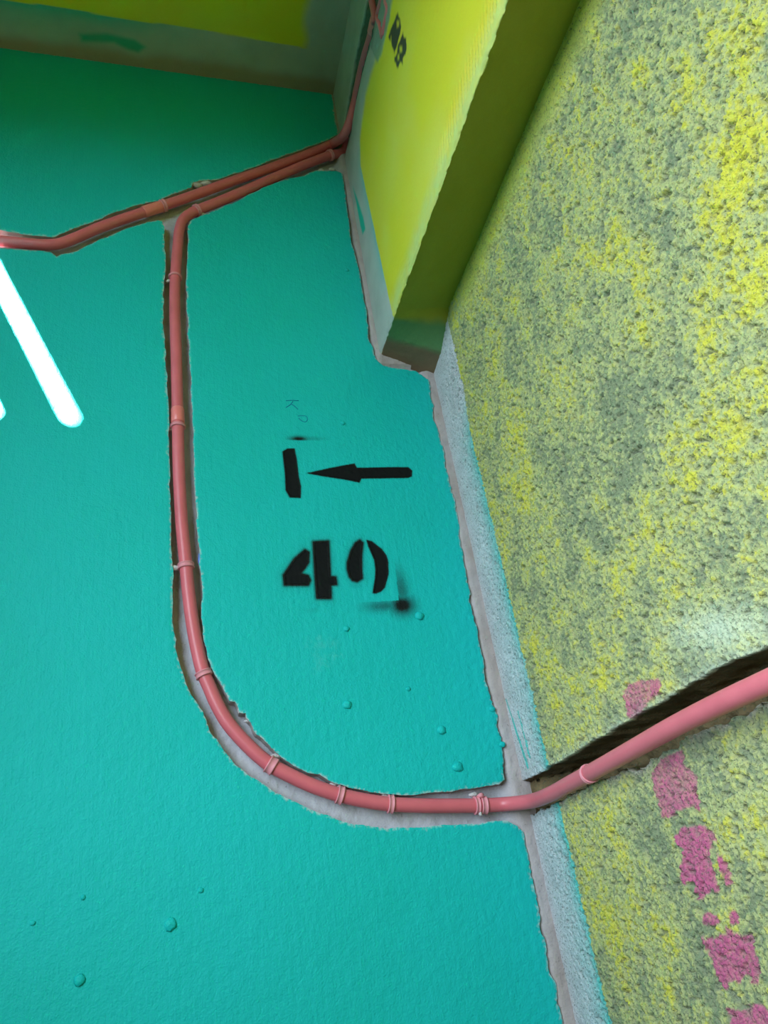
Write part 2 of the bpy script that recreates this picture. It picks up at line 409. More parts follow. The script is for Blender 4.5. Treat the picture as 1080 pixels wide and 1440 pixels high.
# stencilled marks: a film of black paint lying on the relief
def film(name, poly, lab, parent=p_b, inset=.0012):
    bnd = resample(poly, .0012)
    nx_ = np.roll(bnd, -1, 0) - np.roll(bnd, 1, 0); nx_ /= np.linalg.norm(nx_, axis=1)[:, None]
    sg = np.sign(np.sum(bnd[:, 0] * np.roll(bnd[:, 1], -1) - np.roll(bnd[:, 0], -1) * bnd[:, 1]))
    bnd = bnd + inset * sg * np.stack([-nx_[:, 1], nx_[:, 0]], 1)
    j = np.stack([vn(bnd[:, 0] * 500, bnd[:, 1] * 500, 12) - .5, vn(bnd[:, 0] * 500, bnd[:, 1] * 500, 13) - .5], 1) * .0014
    bnd = bnd + j
    gx_, gz_ = np.meshgrid(np.arange(bnd[:, 0].min(), bnd[:, 0].max(), .0016), np.arange(bnd[:, 1].min(), bnd[:, 1].max(), .0016))
    g = np.stack([gx_.ravel(), gz_.ravel()], 1); g = g[sdist(bnd, g) < -.001]
    V2, F = fill(bnd, g)
    V = np.stack([V2[:, 0], -relief(V2[:, 0], V2[:, 1]) - .0004, V2[:, 1]], 1)
    nb = len(bnd); bk_ = V[:nb].copy(); bk_[:, 1] += .0010
    n0 = len(V); i = np.arange(nb); k = (i + 1) % nb
    side = np.stack([i, n0 + i, n0 + k, k], 1)
    area = np.sum(bnd[:, 0] * np.roll(bnd[:, 1], -1) - np.roll(bnd[:, 0], -1) * bnd[:, 1])
    if area > 0: side = side[:, ::-1]
    FF = np.vstack([F, side[:, [0, 1, 2]], side[:, [0, 2, 3]]])
    return tag(link(name, mesh_np(name, np.vstack([V, bk_]), FF, True), M_BLK, parent), lab)
film('stencil_digit', ST_BAR, 'black stencilled figure 1 left of the arrow')
film('stencil_arrow', ST_ARROW, 'black stencilled arrow pointing left')
film('stencil_digit', ST_4A, 'slanted left stroke of the stencilled 4')
film('stencil_digit', ST_4B, 'upright stroke of the stencilled 4')
film('stencil_digit', ST_0A, 'left half of the stencilled 0')
film('stencil_digit', ST_0B, 'right half of the stencilled 0')

# ------------------------------------------------------------------ tubes
def catmull(P, n=8):
    P = np.asarray(P, float); Q = np.vstack([2 * P[0] - P[1], P, 2 * P[-1] - P[-2]]); out = []
    for i in range(1, len(Q) - 2):
        p0, p1, p2, p3 = Q[i - 1:i + 3]
        d = [max(np.linalg.norm(b - a) ** .5, 1e-4) for a, b in ((p0, p1), (p1, p2), (p2, p3))]
        t0 = 0; t1 = d[0]; t2 = t1 + d[1]; t3 = t2 + d[2]
        for t in np.linspace(t1, t2, n, endpoint=False):
            A1 = (t1 - t) / (t1 - t0) * p0 + (t - t0) / (t1 - t0) * p1
            A2 = (t2 - t) / (t2 - t1) * p1 + (t - t1) / (t2 - t1) * p2
            A3 = (t3 - t) / (t3 - t2) * p2 + (t - t2) / (t3 - t2) * p3
            B1 = (t2 - t) / (t2 - t0) * A1 + (t - t0) / (t2 - t0) * A2
            B2 = (t3 - t) / (t3 - t1) * A2 + (t - t1) / (t3 - t1) * A3
            out.append((t2 - t) / (t2 - t1) * B1 + (t - t1) / (t2 - t1) * B2)
    out.append(P[-1]); return np.array(out)
def sweep(name, path, rad, seg=20, hollow=0):
    path = np.asarray(path, float); n = len(path)
    rad = np.broadcast_to(rad, (n,))
    T = np.gradient(path, axis=0); T /= np.linalg.norm(T, axis=1)[:, None]
    u = np.cross(T[0], [0.31, -.9, .2]); u /= np.linalg.norm(u)
    V = []
    for i in range(n):
        u = u - T[i] * (u @ T[i]); u /= np.linalg.norm(u); v_ = np.cross(T[i], u)
        a = np.arange(seg) * 2 * math.pi / seg
        V.append(path[i] + rad[i] * (np.cos(a)[:, None] * u + np.sin(a)[:, None] * v_))
    V = np.vstack(V); F = []
    i = np.arange(n - 1)[:, None] * seg; k = np.arange(seg)[None]; k2 = (k + 1) % seg
    F = np.stack([i + k, i + k2, i + seg + k2, i + seg + k], -1).reshape(-1, 4)
    c0 = len(V); V = np.vstack([V, path[0], path[-1]])
    q = np.arange(seg); q2 = (q + 1) % seg
    cap = np.vstack([np.stack([np.full(seg, c0), q2, q, np.full(seg, c0)], 1)[:, :3], ])
    cap2 = np.stack([np.full(seg, c0 + 1), (n - 1) * seg + q, (n - 1) * seg + q2], 1)
    tri = np.vstack([F[:, [0, 1, 2]], F[:, [0, 2, 3]], cap, cap2])
    return mesh_np(name, V, tri, True)
PR = 0.0097
YP = 0.0035
P1 = [onT(*p, YP) for p in [(0, 339), (33, 342), (60, 344), (72, 344), (84, 342.5), (95, 339), (110, 333), (139, 320.5), (194, 301), (254.5, 281), (317, 258.5), (380, 236.5), (443, 213), (466, 203)]]
P1 = [np.array([-.69, YP, 2.615])] + [np.array([-.5, YP, 2.606])] + P1
P1 += [onX(484, 189, XY - .012), onX(491.5, 172, XY - .004), onX(499, 146, XY + .006), onX(507, 109, XY + .0075), onX(514.5, 78, XY + .0075), onX(522, 54, XY + .0075), onX(527, 33, XY + .006)]
P1[-7][1] = min(P1[-7][1], -.012)
P2 = [onT(*p, YP) for p in [(484, 212), (462, 219), (428, 232), (380, 252.5), (333, 273), (292, 290), (277, 296), (265, 302), (256.5, 311), (252, 325), (250, 345), (248, 369), (246, 402),
      (246, 440), (247.5, 485), (249, 547), (250, 585), (250.5, 620), (251.5, 660), (254, 710), (256, 740), (261, 790), (265, 832), (271, 878), (278, 915), (285.5, 945), (294, 965),
      (303, 986), (318.6, 1014), (339.4, 1039), (364, 1063), (381, 1076), (403, 1088), (437, 1104), (478, 1118), (520, 1127), (552, 1131), (600, 1133), (640, 1133), (680, 1132.5)]]
P2 = [onX(490, 190, XY + .006)] + P2
RX = lambda px, py, x: onX(px, py, x)
P2 += [onT(708, 1131, -.001), onX(745, 1127, XR - .014), RX(776, 1116, XR - .012), RX(800, 1103, XR - .012), RX(830, 1087, XR - .014), RX(886, 1056, XR - .020), RX(953, 1019, XR - .026),
       RX(1020, 986, XR - .030), RX(1080, 959, XR - .033)]
e = P2[-1] - P2[-2]; e = e / np.linalg.norm(e)
for k in (.15, .5, .9, 1.6): P2.append(P2[len(P2) - 1] * 0 + (RX(1080, 959, XR - .033) + e * k))
c1, c2 = catmull(P1), catmull(P2)
pipe1 = tag(link('conduit_pipe', sweep('conduit_pipe', c1, PR), M_PIPE), 'upper red plastic conduit rising from the left edge to the beam corner', 'pipe')
pipe2 = tag(link('conduit_pipe', sweep('conduit_pipe', c2, PR, 22), M_PIPE), 'long curved red conduit dropping down the teal wall and onto the rough wall', 'pipe')

def project(q):
    r = M.T @ (np.asarray(q) - CAM); return np.array([r[0] / r[2] * FPX + 540, r[1] / r[2] * FPX + 720])
def nearest(curve, px, py):
    pr = np.array([project(q) if (M.T @ (q - CAM))[2] > .05 else (9e9, 9e9) for q in curve])
    i = int(np.argmin(np.hypot(pr[:, 0] - px, pr[:, 1] - py))); i = min(max(i, 1), len(curve) - 2)
    # refine along the two neighbouring pieces
    best = None
    for a, b_ in ((i - 1, i), (i, i + 1)):
        for t in np.linspace(0, 1, 21):
            q = curve[a] * (1 - t) + curve[b_] * t; d = np.hypot(*(project(q) - (px, py)))
            if best is None or d < best[0]:
                tg = curve[b_] - curve[a]; best = (d, q, tg / np.linalg.norm(tg))
    return best[1], best[2]
def sleeve(name, curve, px, py, length, r, mat, parent, label=None, bead=.0):
    q, t = nearest(curve, px, py)
    s = np.array([-.505, -.5, -.46, .46, .5, .505]) * length
    rr = np.array([PR * .9, r - .0006, r, r, r - .0006, PR * .9])
    o = link(name, sweep(name, q + s[:, None] * t, rr, 20), mat, parent)
    return tag(o, label) if label else o
def strap(curve, px, py, parent, width=.0055, ears=True, lab=None):
    """saddle strap: a raised band over the pipe with its two beaded rims and a nailed ear"""
    q, t = nearest(curve, px, py)
    s = np.array([-.51, -.5, -.36, -.30, .30, .36, .5, .51]) * width
    rr = PR + np.array([-.001, .0024, .0029, .0020, .0020, .0029, .0024, -.001])
    o = link('pipe_strap', sweep('pipe_strap', q + s[:, None] * t, rr, 22), M_CLIP, parent)
    return o
sleeve('coupling', c1, 216, 298, .040, PR + .0013, M_COUP, pipe1, 'coral coupling sleeve')
sleeve('coupling', c2, 250, 585, .028, PR + .0012, M_COUP, pipe2, 'coral coupling sleeve')
strap(c1, 230, 290.5, pipe1, .008)
for px, py, wd in [(277, 296, .007), (246, 390, .004), (250.3, 600, .005), (262, 796, .008), (287, 948, .008), (381, 1077, .011), (478, 1118, .0085), (549, 1131, .0075), (670, 1132.5, .0065), (680, 1132.3, .0085), (464, 218, .007)]:
    strap(c2, px, py, pipe2, wd)
# knob and pin of the double strap
def lump(name, c, r, mat, parent=None, seed=0, flat=(1, 1, 1), sub=2, amt=.25):
    import bmesh
    bm = bmesh.new(); bmesh.ops.create_icosphere(bm, subdivisions=sub, radius=1)
    rs = np.random.RandomState(seed); k = rs.rand(3) * 9
    for v_ in bm.verts:
        d = v_.co
        f = 1 + amt * (math.sin(3.1 * d.x + k[0]) * math.sin(2.7 * d.y + k[1]) + .6 * math.sin(5.3 * d.z + k[2] + d.x * 2))
        v_.co = Vector((c[0] + d.x * r * f * flat[0], c[1] + d.y * r * f * flat[1], c[2] + d.z * r * f * flat[2]))
    me = bpy.data.meshes.new(name); bm.to_mesh(me); bm.free()
    me.polygons.foreach_set('use_smooth', np.ones(len(me.polygons), bool))
    return link(name, me, mat, parent)
q, t = nearest(c2, 675, 1132)
lump('strap_knob', onT(676, 1119, -.002), .0042, M_CLIP, pipe2, 3, (1.3, 1, .8))
lump('strap_pin', onT(675.5, 1145, -.005), .0022, M_DAB, pipe2, 4, (1, 1, 1.3))
# twisted wire tie on the rough-wall run
q, t = nearest(c2, 827, 1086)
for k, (ang, off) in enumerate(((.16, -.003), (-.22, .002))):
    u = np.cross(t, [1, 0, 0]); u /= np.linalg.norm(u); v_ = np.cross(t, u)
    a = np.linspace(0, 2 * math.pi, 25)
    ring = q + t * off + (PR + .0006) * (np.cos(a)[:, None] * u + np.sin(a)[:, None] * v_) + (np.sin(a + k) * ang * PR)[:, None] * t
    link('wire_tie', sweep('wire_tie', ring, .0012, 8), M_CLIP, pipe2)
# pencilled marks
def stroke(pts, r=.0007):
    P_ = []
    for a, b_ in pts:
        q_ = onT(a, b_); P_.append((q_[0], -relief(np.array([q_[0]]), np.array([q_[2]]))[0] - .0001, q_[2]))
    return link('pencil_mark', sweep('pencil_mark', catmull(P_, 4), r, 6), M_INK, p_b)
stroke([(402, 563.5), (410, 563), (420, 563.5)]); stroke([(402, 573), (408, 569), (412, 564.5)]); stroke([(409, 568), (414, 571), (419, 575.5)])
stroke([(419, 585), (424, 584.5), (430, 585), (432.5, 589), (430, 593), (425, 592), (420, 588)], .0006)

# ------------------------------------------------------------------ drips and nail heads under the paint, mortar dabs at the straps
for k, (px, py, r, par) in enumerate([(590, 866, 6.5, p_b), (487, 884, 4.5, p_b), (488, 991, 6.5, p_b), (621, 1027, 6.5, p_b), (643, 1079, 7.5, p_b), (240, 1300, 9, p_c), (112, 1378, 8, p_c),
                                      (282, 1252, 4, p_c), (117, 1262, 3.5, p_c), (46, 1298, 3.5, p_c), (692, 997, 4.5, p_b), (706, 1047, 4.5, p_b), (574, 969, 3.5, p_b), (482, 595, 3.5, p_b), (488, 380, 3, p_b)]):
    c = onT(px, py); d = (M.T @ (c - CAM))[2] / FPX
    lump('plaster_blob', (c[0], -.0004, c[2]), r * d, MT, par, k, (1.05, .5, .95), 2, .14)
for k, (px, py, r) in enumerate([(237, 393, 3.5), (240, 601, 4.5), (247, 797, 6), (303, 944, 5), (341, 999, 6), (349, 1013, 4.5), (388, 1063, 6), (470, 1102, 5), (479, 1105, 4), (543, 1119, 5), (667, 1117, 5), (221, 281, 5),
                                 (277, 258, 6), (290, 256, 6), (286, 300, 5), (452, 238, 4), (468, 237, 4)]):
    c = onT(px, py, .004); d = (M.T @ (c - CAM))[2] / FPX
    lump('mortar_dab', (c[0], .008, c[2]), r * d, M_DAB, wall_front, 40 + k, (1.3, .7, .7), 2, .2)
c = onT(280, 788, .008)
b_ = link('plastic_scrap', sweep('plastic_scrap', [c + np.array([.0016, 0, .011]), c + np.array([.001, .002, 0]), c + np.array([.0018, .001, -.011])], [.0022, .0028, .002], 6), M_BLUE)
tag(b_, 'tiny blue plastic scrap wedged in the groove beside the vertical pipe', 'scrap')

# ================================================================== ROUGH WALL
U = tX([(740, 1096), (753, 1090), (787, 1070), (820, 1050), (853, 1030), (893, 1006), (933, 983), (973, 960), (1003, 940), (1033, 927), (1080, 908)], XR)
L = tX([(747, 1148), (763, 1140), (787, 1128), (810, 1113), (830, 1104), (853, 1096.7), (873, 1083), (890, 1081), (907, 1076), (927, 1066), (945, 1058), (957, 1050), (963, 1042), (993, 1027), (1010, 1023), (1023, 1016),
        (1043, 1003), (1080, 987)], XR)
ys = np.r_[.022, .012, .006, np.arange(0.002, -.88, -.00135), np.arange(-.91, -2.62, -.03)]
s_ = -ys
zU = np.interp(ys, U[::-1, 0], U[::-1, 1]); zL = np.interp(ys, L[::-1, 0], L[::-1, 1])
zU += .004 * (fbm(ys * 40, ys * 0, 4, 3) - .5) + .0010 * (vn(ys * 220, 0 * ys, 5) - .5)
zL += .009 * (fbm(ys * 45, ys * 0, 6, 3) - .5) + .0045 * (vn(ys * 200, 0 * ys, 7) - .5)
D2 = tX([(630, 432), (700, 271), (754, 148), (813, 8)], XR)
zTop = np.interp(ys, [D2[-1, 0], D2[0, 0], -.05, .02], [D2[-1, 1], D2[0, 1], 2.352, 2.338]) + .02
rows = []   # (z, inset, kind)
lo = np.r_[1.0, .85, .7, .6, .52, .45, .40, .36, np.arange(.32, 0, -.0014), 0]
for off in lo: rows.append((np.where(off < .9, np.maximum(zL - off, 0), 0), 0 * ys, 0))
gd = .045 + .012 * (fbm(ys * 30, 0 * ys, 9, 3) - .5)
gd = gd * sst(-.01, .10, s_) + .010
for k in range(1, 7): rows.append((zL + .0015 * k * (vn(ys * 120, ys * 0 + k, 3) - .2), gd * k / 6, 1))
for k in range(1, 12):
    f = k / 12; rows.append((zL * (1 - f) + zU * f, gd + .014 * (vn(ys * 90, 0 * ys + k * .9, 11) - .5) * sst(.02, .08, s_), 1))
for k in range(6, 0, -1): rows.append((zU - .002 * k * (vn(ys * 90, ys * 0 + k, 2) - .3), gd * k / 6, 1))
nu = 540
for k in range(nu + 1):
    f = k / nu; rows.append((zU * (1 - f) + zTop * f, 0 * ys, 0))
Zg = np.array([r[0] for r in rows]); In = np.array([r[1] for r in rows]); Kg = np.array([np.full(len(ys), r[2]) for r in rows])
Yg = np.broadcast_to(ys, Zg.shape); S = -Yg
# roughcast relief
warp = .012 * (fbm(Yg * 40, Zg * 40, 12, 2) - .5)
g1 = 1 - np.clip(worley((Yg + warp) * 165, (Zg + warp) * 165, 1), 0, 1)
g2 = 1 - np.clip(worley(Yg * 290, Zg * 290, 2), 0, 1)
g3 = vn(Yg * 520, Zg * 520, 15)
big = fbm(Yg * 55, Zg * 55, 3, 4)
drag = fbm(Yg * 60 + Zg * 35, Zg * 150 - Yg * 60, 5, 3)
pit = sst(.60, .78, fbm(Yg * 210, Zg * 210, 8, 2))
hn = .22 * g1 + .36 * g2 + .34 * (g3 - .5) + .38 * (big - .5) + .25 * (drag - .5) * sst(1.75, 2.0, Zg)
H = .0066 * (hn - .35) - .0050 * pit
amp = sst(.0, .05, S) * (.35 + .65 * sst(.02, .10, S)) + .10
amp = amp * (1 - .75 * sst(.075, .02, (zTop[None] - .02) - Zg))      # trowelled smoother just below the beam
H = H * amp + .004 * (fbm(Yg * 7, Zg * 7, 14, 2) - .5) * sst(.02, .1, S)
edge = np.where(Kg == 1, 0, 1)
Xg = XR - np.where(Kg == 1, 0, H) + In
# paint
patch = fbm(Yg * 9 + 2 * fbm(Yg * 5, Zg * 5, 1, 2), Zg * 4.2 + 3.3, 6, 4)
patch2 = fbm(Yg * 38, Zg * 22, 10, 3)
grn = fbm(Yg * 190, Zg * 190, 13, 3) - .5
cov = .62 * (patch - .5) + .75 * (patch2 - .5) + .75 * (hn - .33) + .9 * grn + .03
def gsp(px, py, ry, rz, amt):
    global cov
    q_ = onX(px, py, XR); cov = cov + .8 * amt * np.exp(-((Yg - q_[1]) / ry) ** 2 - ((Zg - q_[2]) / rz) ** 2)
for a in [(1055, 190, .05, .05, .35), (1070, 20, .05, .03, .25), (865, 345, .03, .09, .28), (880, 480, .05, .05, .12), (735, 640, .028, .10, .30), (740, 740, .03, .09, .22), (960, 690, .05, .05, .25), (1040, 600, .05, .07, .22),
          (780, 560, .03, .05, .2), (900, 570, .04, .06, -.35), (960, 180, .10, .08, -.16), (850, 560, .03, .05, -.2), (1040, 760, .04, .06, -.2), (780, 700, .02, .04, -.15), (790, 860, .05, .02, .25), (840, 880, .06, .03, -.25),
          (1000, 880, .05, .035, -.2), (830, 1190, .03, .06, -.3), (900, 1130, .03, .05, -.3), (905, 1270, .03, .05, .2), (860, 1400, .03, .06, -.25), (965, 1300, .015, .05, -.28), (1060, 1150, .04, .06, .2), (700, 290, .04, .05, .2),
          (930, 1400, .03, .05, -.2), (1050, 1290, .02, .03, .1)]:
    gsp(*a)
grey = np.array([.22, .25, .15]); pale = np.array([.41, .42, .19]); brt = np.array([.55, .50, .070]); gold = np.array([.60, .54, .03])
c = mixc(np.broadcast_to(grey, Yg.shape + (3,)), pale, sst(-.32, .02, cov))
c = mixc(c, brt, sst(.04, .42, cov))
c = mixc(c, gold, .6 * sst(.45, .75, cov))
under = sst(.085, .02, (zTop[None] - .02) - Zg + .03 * (fbm(Yg * 25, Zg * 25, 5, 3) - .5))
c = mixc(c, brt * np.array([.9, .95, 1]), under * .75 * sst(.14, .2, S))
q_ = onX(1010, 885, XR); c = mixc(c, (.55, .62, .48), .75 * np.exp(-((Yg - q_[1]) / .07) ** 2 - ((Zg - q_[2] - .25 * (Yg - q_[1])) / .022) ** 2))
# pale wash on both lips of the chase
lip = np.where(Kg == 0, np.exp(-np.minimum(np.abs(Zg - zL[None]), np.abs(Zg - zU[None])) / .006), 0)
c = mixc(c, (.44, .50, .46), .45 * lip)
lowlip = np.where((Kg == 0) & (Zg <= zL[None]), np.exp(-np.abs(Zg - zL[None]) / .0035), 0) * sst(.42, .6, fbm(Yg * 30, Zg * 60, 3, 2) + .12)
c = mixc(c, (.55, .46, .43), .85 * lowlip)
# masked strip beside the corner: bare grey plaster, cyan overspray against the tape line
tape = .092 + .004 * (fbm(Zg * 12, Zg * 0, 2, 2) - .5) + .003 * (vn(Yg * 300, Zg * 300, 4) - .5) + .010 * sst(2.15, 2.25, Zg)
strip = sst(.0012, -.0012, S - tape)
bare = np.array([.50, .51, .57]) * (.85 + .3 * fbm(Yg * 40, Zg * 40, 7, 3))[..., None]
cy = np.exp(-np.clip(tape - S, 0, 1) / .026) * np.clip(.5 + 1.1 * fbm(Yg * 30, Zg * 9, 11, 3) , 0, 1) * (1 - sst(2.12, 2.24, Zg)) * .95
cy = np.clip(cy, 0, 1)
for (x0, y0), (x1, y1), wd in (((712, 985), (742, 1078), .0035), ((728, 1000), (745, 1065), .002)):
    a0 = onX(x0, y0, XR)[1:]; a1 = onX(x1, y1, XR)[1:]
    dd = sdist(np.array([a0, a1]), np.stack([Yg.ravel(), Zg.ravel()], 1), False).reshape(Yg.shape)
    cy = np.maximum(cy, .9 * sst(wd, wd * .4, dd + .002 * (vn(Yg * 90, Zg * 30, 6) - .5)))
bare = mixc(bare, (.035, .46, .44), cy)
c = mixc(c, bare, strip)
# pink brush lettering
PINK = [[(876, 972), (884, 962), (905, 955), (925, 957), (930, 975), (915, 985), (900, 1002), (884, 1012), (880, 990)],
        [(913, 1089), (933, 1066), (960, 1052), (961, 1073), (978, 1093), (984.5, 1140), (973, 1133), (946.7, 1142), (938, 1151), (929, 1149), (920, 1120)],
        [(944.5, 1182), (960, 1164), (982, 1160), (1004.5, 1171), (1006.7, 1184), (995.5, 1187), (1004.5, 1235), (1013, 1255), (1006.7, 1257), (1000, 1248), (987, 1265), (978, 1265), (975, 1242), (960, 1242), (955, 1223), (960, 1195)],
        [(1006.7, 1200), (1015.5, 1206), (1029, 1240), (1028, 1247), (1020, 1245), (1012, 1223)],
        [(985, 1285), (998, 1285), (1015, 1295), (1012, 1302), (988, 1300)], [(1025, 1285), (1033, 1280), (1040, 1287), (1038, 1298), (1027, 1302)],
        [(987, 1320), (1017, 1315), (1022, 1305), (1030, 1307), (1033, 1313), (1055, 1318), (1060, 1337), (1067, 1357), (1063, 1383), (1055, 1382), (1048, 1368), (1042, 1382), (1023, 1378), (1023, 1392), (1013, 1390), (1007, 1367), (993, 1340)],
        [(1023, 1418), (1042, 1420), (1060, 1412), (1080, 1421), (1100, 1440), (1115, 1480), (1060, 1490), (1035, 1460)]]
sel = (Yg < -.2) & (Yg > -.62) & (Zg > 1.2) & (Zg < 1.72) & (Kg == 0)
PP = np.stack([Yg[sel], Zg[sel]], 1); pk = np.zeros(len(PP))
for i, poly in enumerate(PINK):
    d = sdist(tX(poly, XR), PP) + .006 * (fbm(PP[:, 0] * 160, PP[:, 1] * 160, 9, 2) - .5)
    hole = np.clip((.62 if i in (0, 1) else .8) + 1.1 * (hn[sel] - .25), .05, 1)
    pk = np.maximum(pk, sst(.0012, -.0012, d) * hole)
pf = np.zeros(Yg.shape); pf[sel] = pk
c = mixc(c, (.50, .10, .23), pf)
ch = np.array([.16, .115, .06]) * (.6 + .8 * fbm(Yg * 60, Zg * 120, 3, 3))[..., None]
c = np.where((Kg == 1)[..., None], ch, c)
c = mixc(c, (.20, .21, .17), pit * amp * .55 * (Kg == 0))
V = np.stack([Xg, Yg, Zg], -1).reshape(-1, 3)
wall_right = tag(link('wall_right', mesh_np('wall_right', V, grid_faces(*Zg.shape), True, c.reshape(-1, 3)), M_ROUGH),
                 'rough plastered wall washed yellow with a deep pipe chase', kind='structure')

# ================================================================== BEAM (smooth yellow side and underside colour darkened for shade)
yb = np.r_[.012, .006, np.arange(.002, -.80, -.0026), np.arange(-.83, -2.62, -.03)]
nY, nD = 310, 44
prof = []
for k in range(nY + 1): prof.append((0, ZC + .004 - (ZC + .004 - ZB) * k / nY))
zg = np.array([p[1] for p in prof])
Yy, Zz = np.meshgrid(yb, zg); Sy = -Yy
hB = .0018 * (fbm(Yy * 9, Zz * 9, 2, 3) - .5) + .0005 * (fbm(Yy * 80, Zz * 80, 4, 2) - .5)
low = sst(.055, .012, Zz - ZB + .02 * (fbm(Yy * 14, Yy * 0, 5, 3) - .5))
hB = hB + low * (.0030 * (fbm(Yy * 170, Zz * 170, 6, 3) - .55)) - .004 * sst(.006, 0, Zz - ZB) * vn(Yy * 120, 0 * Yy, 9)
# trowel comb marks close to the arris, far from the corner
uu = (Zz - ZB) ; comb = sst(.35, .5, Sy) * sst(.018, .026, uu) * sst(.064, .048, uu)
hB = hB - comb * .009 * sst(.5, .8, .5 + .5 * np.sin((Yy * 1.0 + Zz * .55) * 2 * math.pi / .011 + 3 * vn(Yy * 30, Zz * 30, 3)))
# chase for the conduit along the top
GU = tX([(482, 186), (487.5, 150), (498, 88), (512, 15), (517, -20)], XY); PL = tX([(494, 175), (500, 146), (508, 109), (516, 78), (524, 54), (529, 30)], XY)
gu = np.interp(yb, GU[::-1, 0], GU[::-1, 1]) + .006 * (fbm(yb * 60, 0 * yb, 3, 3) - .5)
gl = np.interp(yb, PL[::-1, 0], PL[::-1, 1]) + .003 * (fbm(yb * 60, 0 * yb, 5, 3) - .5)
gr = sst(-.001, .0016, gu[None] - Zz) * sst(-.001, .0016, Zz - gl[None]) * sst(.42, .38, Sy)
Xy = XY - hB + gr * (.0050 + .006 * (fbm(Yy * 70, Zz * 70, 8, 3) - .5))
cB = np.broadcast_to(np.array(YEL), Yy.shape + (3,))
cB = mixc(cB, (.66, .62, .15), np.clip(1.6 * (fbm(Yy * 6, Zz * 5, 7, 4) - .42), 0, 1) * .8)
cB = mixc(cB, (.50, .58, .22), .75 * low * np.clip(.3 + 1.2 * fbm(Yy * 60, Zz * 60, 3, 2), 0, 1))
zb_ = np.interp(Sy, [.08, .11, .18, .3, .5], [2.80, 2.852, 2.885, 2.862, 2.90]) + .008 * (fbm(Yy * 40, Zz * 40, 3, 2) - .5)
tb = np.interp(Zz, [2.39, 2.48, 2.67, 2.80, 2.86], [.098, .094, .088, .083, .09])
bareY = np.maximum(sst(.001, -.001, Sy - tb), sst(-.012, .014, Zz - zb_))
gB = np.broadcast_to(np.array([.40, .43, .42]), Yy.shape + (3,)) * (.85 + .3 * fbm(Yy * 25, Zz * 25, 4, 3))[..., None]
tealb = np.exp(-np.clip(tb - Sy, 0, 1) / .016) * sst(2.43, 2.52, Zz) * sst(2.86, 2.78, Zz) * .8
q_ = tX([(496, 262), (502, 290), (507, 318), (510, 330), (514, 322), (511, 305), (503, 280)], XY)
ds = sdist(q_, np.stack([Yy.ravel(), Zz.ravel()], 1)).reshape(Yy.shape)
gB = mixc(gB, (.10, .45, .45), tealb); gB = mixc(gB, (.015, .42, .33), sst(.004, -.004, ds))
cB = mixc(cB, gB, bareY)
q_ = tX([(519, 60), (522, 30), (528, -30), (556, -30), (553, 0), (549, 25), (543, 52), (537, 78), (532, 88), (527, 80), (523, 66)], XY)
dm = sdist(q_, np.stack([Yy.ravel(), Zz.ravel()], 1)).reshape(Yy.shape) + .012 * (fbm(Yy * 60, Zz * 60, 4, 3) - .5)
mort = sst(.004, -.004, dm)
cB = mixc(cB, (.20, .27, .24), mort * .9); Xy = Xy - .004 * mort * fbm(Yy * 70, Zz * 70, 6, 3)
cB = mixc(cB, (.07, .10, .085), gr * np.clip(.6 + fbm(Yy * 60, Zz * 90, 5, 3), 0, 1))
# black stencil further along the beam
S1 = tX([(547, 52), (551, 38), (556, 26), (559, 19), (563, 30), (564, 38), (562, 50), (559, 60), (555, 74), (553, 66), (550, 55)], XY)
S2 = tX([(567, 43), (568, 52), (571, 52), (571, 66), (570, 76), (566, 82), (566, 90), (562, 86), (560, 98), (557, 95), (555, 82), (558, 74), (560, 62)], XY)
H1 = tX([(558, 30), (561, 30), (561, 36), (558, 38)], XY); H2 = tX([(562, 66), (565, 66), (565, 72), (562, 73)], XY); H3 = tX([(559, 78), (561, 77), (561, 83), (559, 83)], XY)
PB = np.stack([Yy.ravel(), Zz.ravel()], 1); nz = .010 * (fbm(PB[:, 0] * 130, PB[:, 1] * 60, 9, 2) - .5)
sb = np.maximum(sst(.003, -.002, sdist(S1, PB) + nz), sst(.003, -.002, sdist(S2, PB) + nz))
for Hh in (H1, H2, H3): sb = sb * (1 - .8 * sst(.004, -.002, sdist(Hh, PB)))
cB = mixc(cB, (.012, .022, .035), (sb.reshape(Yy.shape)) * .95)
# underside, sloping down to the plaster of the rough wall
zE = np.interp(yb, [D2[-1, 0], D2[0, 0], -.05, .02], [D2[-1, 1], D2[0, 1], 2.352, 2.338])
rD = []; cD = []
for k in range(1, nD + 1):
    f = k / nD
    x = XY + (XR + .004 - XY) * f; fl = sst(.72, 1.0, f)
    z = ZB * (1 - f) + zE * f - .004 * np.sin(math.pi * f) * 0 + .0012 * (fbm(yb * 50, 0 * yb + f * 6, 5, 3) - .5) + .003 * (1 - sst(0, .08, f)) * 0
    rD.append(np.stack([np.full(len(yb), x), yb, z], -1))
    e_ = -yb + .012 * (fbm(yb * 40, 0 * yb + f * 3, 2, 2) - .5)
    cu = np.broadcast_to(np.array([.32, .31, .03]), (len(yb), 3))  # yellow lowered to olive: the underside's shade is put into its colour
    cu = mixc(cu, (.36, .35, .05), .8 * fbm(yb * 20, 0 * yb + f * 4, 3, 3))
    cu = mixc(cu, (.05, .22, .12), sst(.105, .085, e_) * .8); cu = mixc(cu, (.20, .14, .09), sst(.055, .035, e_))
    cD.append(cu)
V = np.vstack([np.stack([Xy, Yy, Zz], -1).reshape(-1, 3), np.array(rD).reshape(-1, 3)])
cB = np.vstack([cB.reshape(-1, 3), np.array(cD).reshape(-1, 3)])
beam = tag(link('beam', mesh_np('beam', V, grid_faces(nY + 1 + nD, len(yb), True), True, cB), M_BEAM), 'concrete beam with bright yellow side and underside colour darkened to olive for shade', kind='structure')

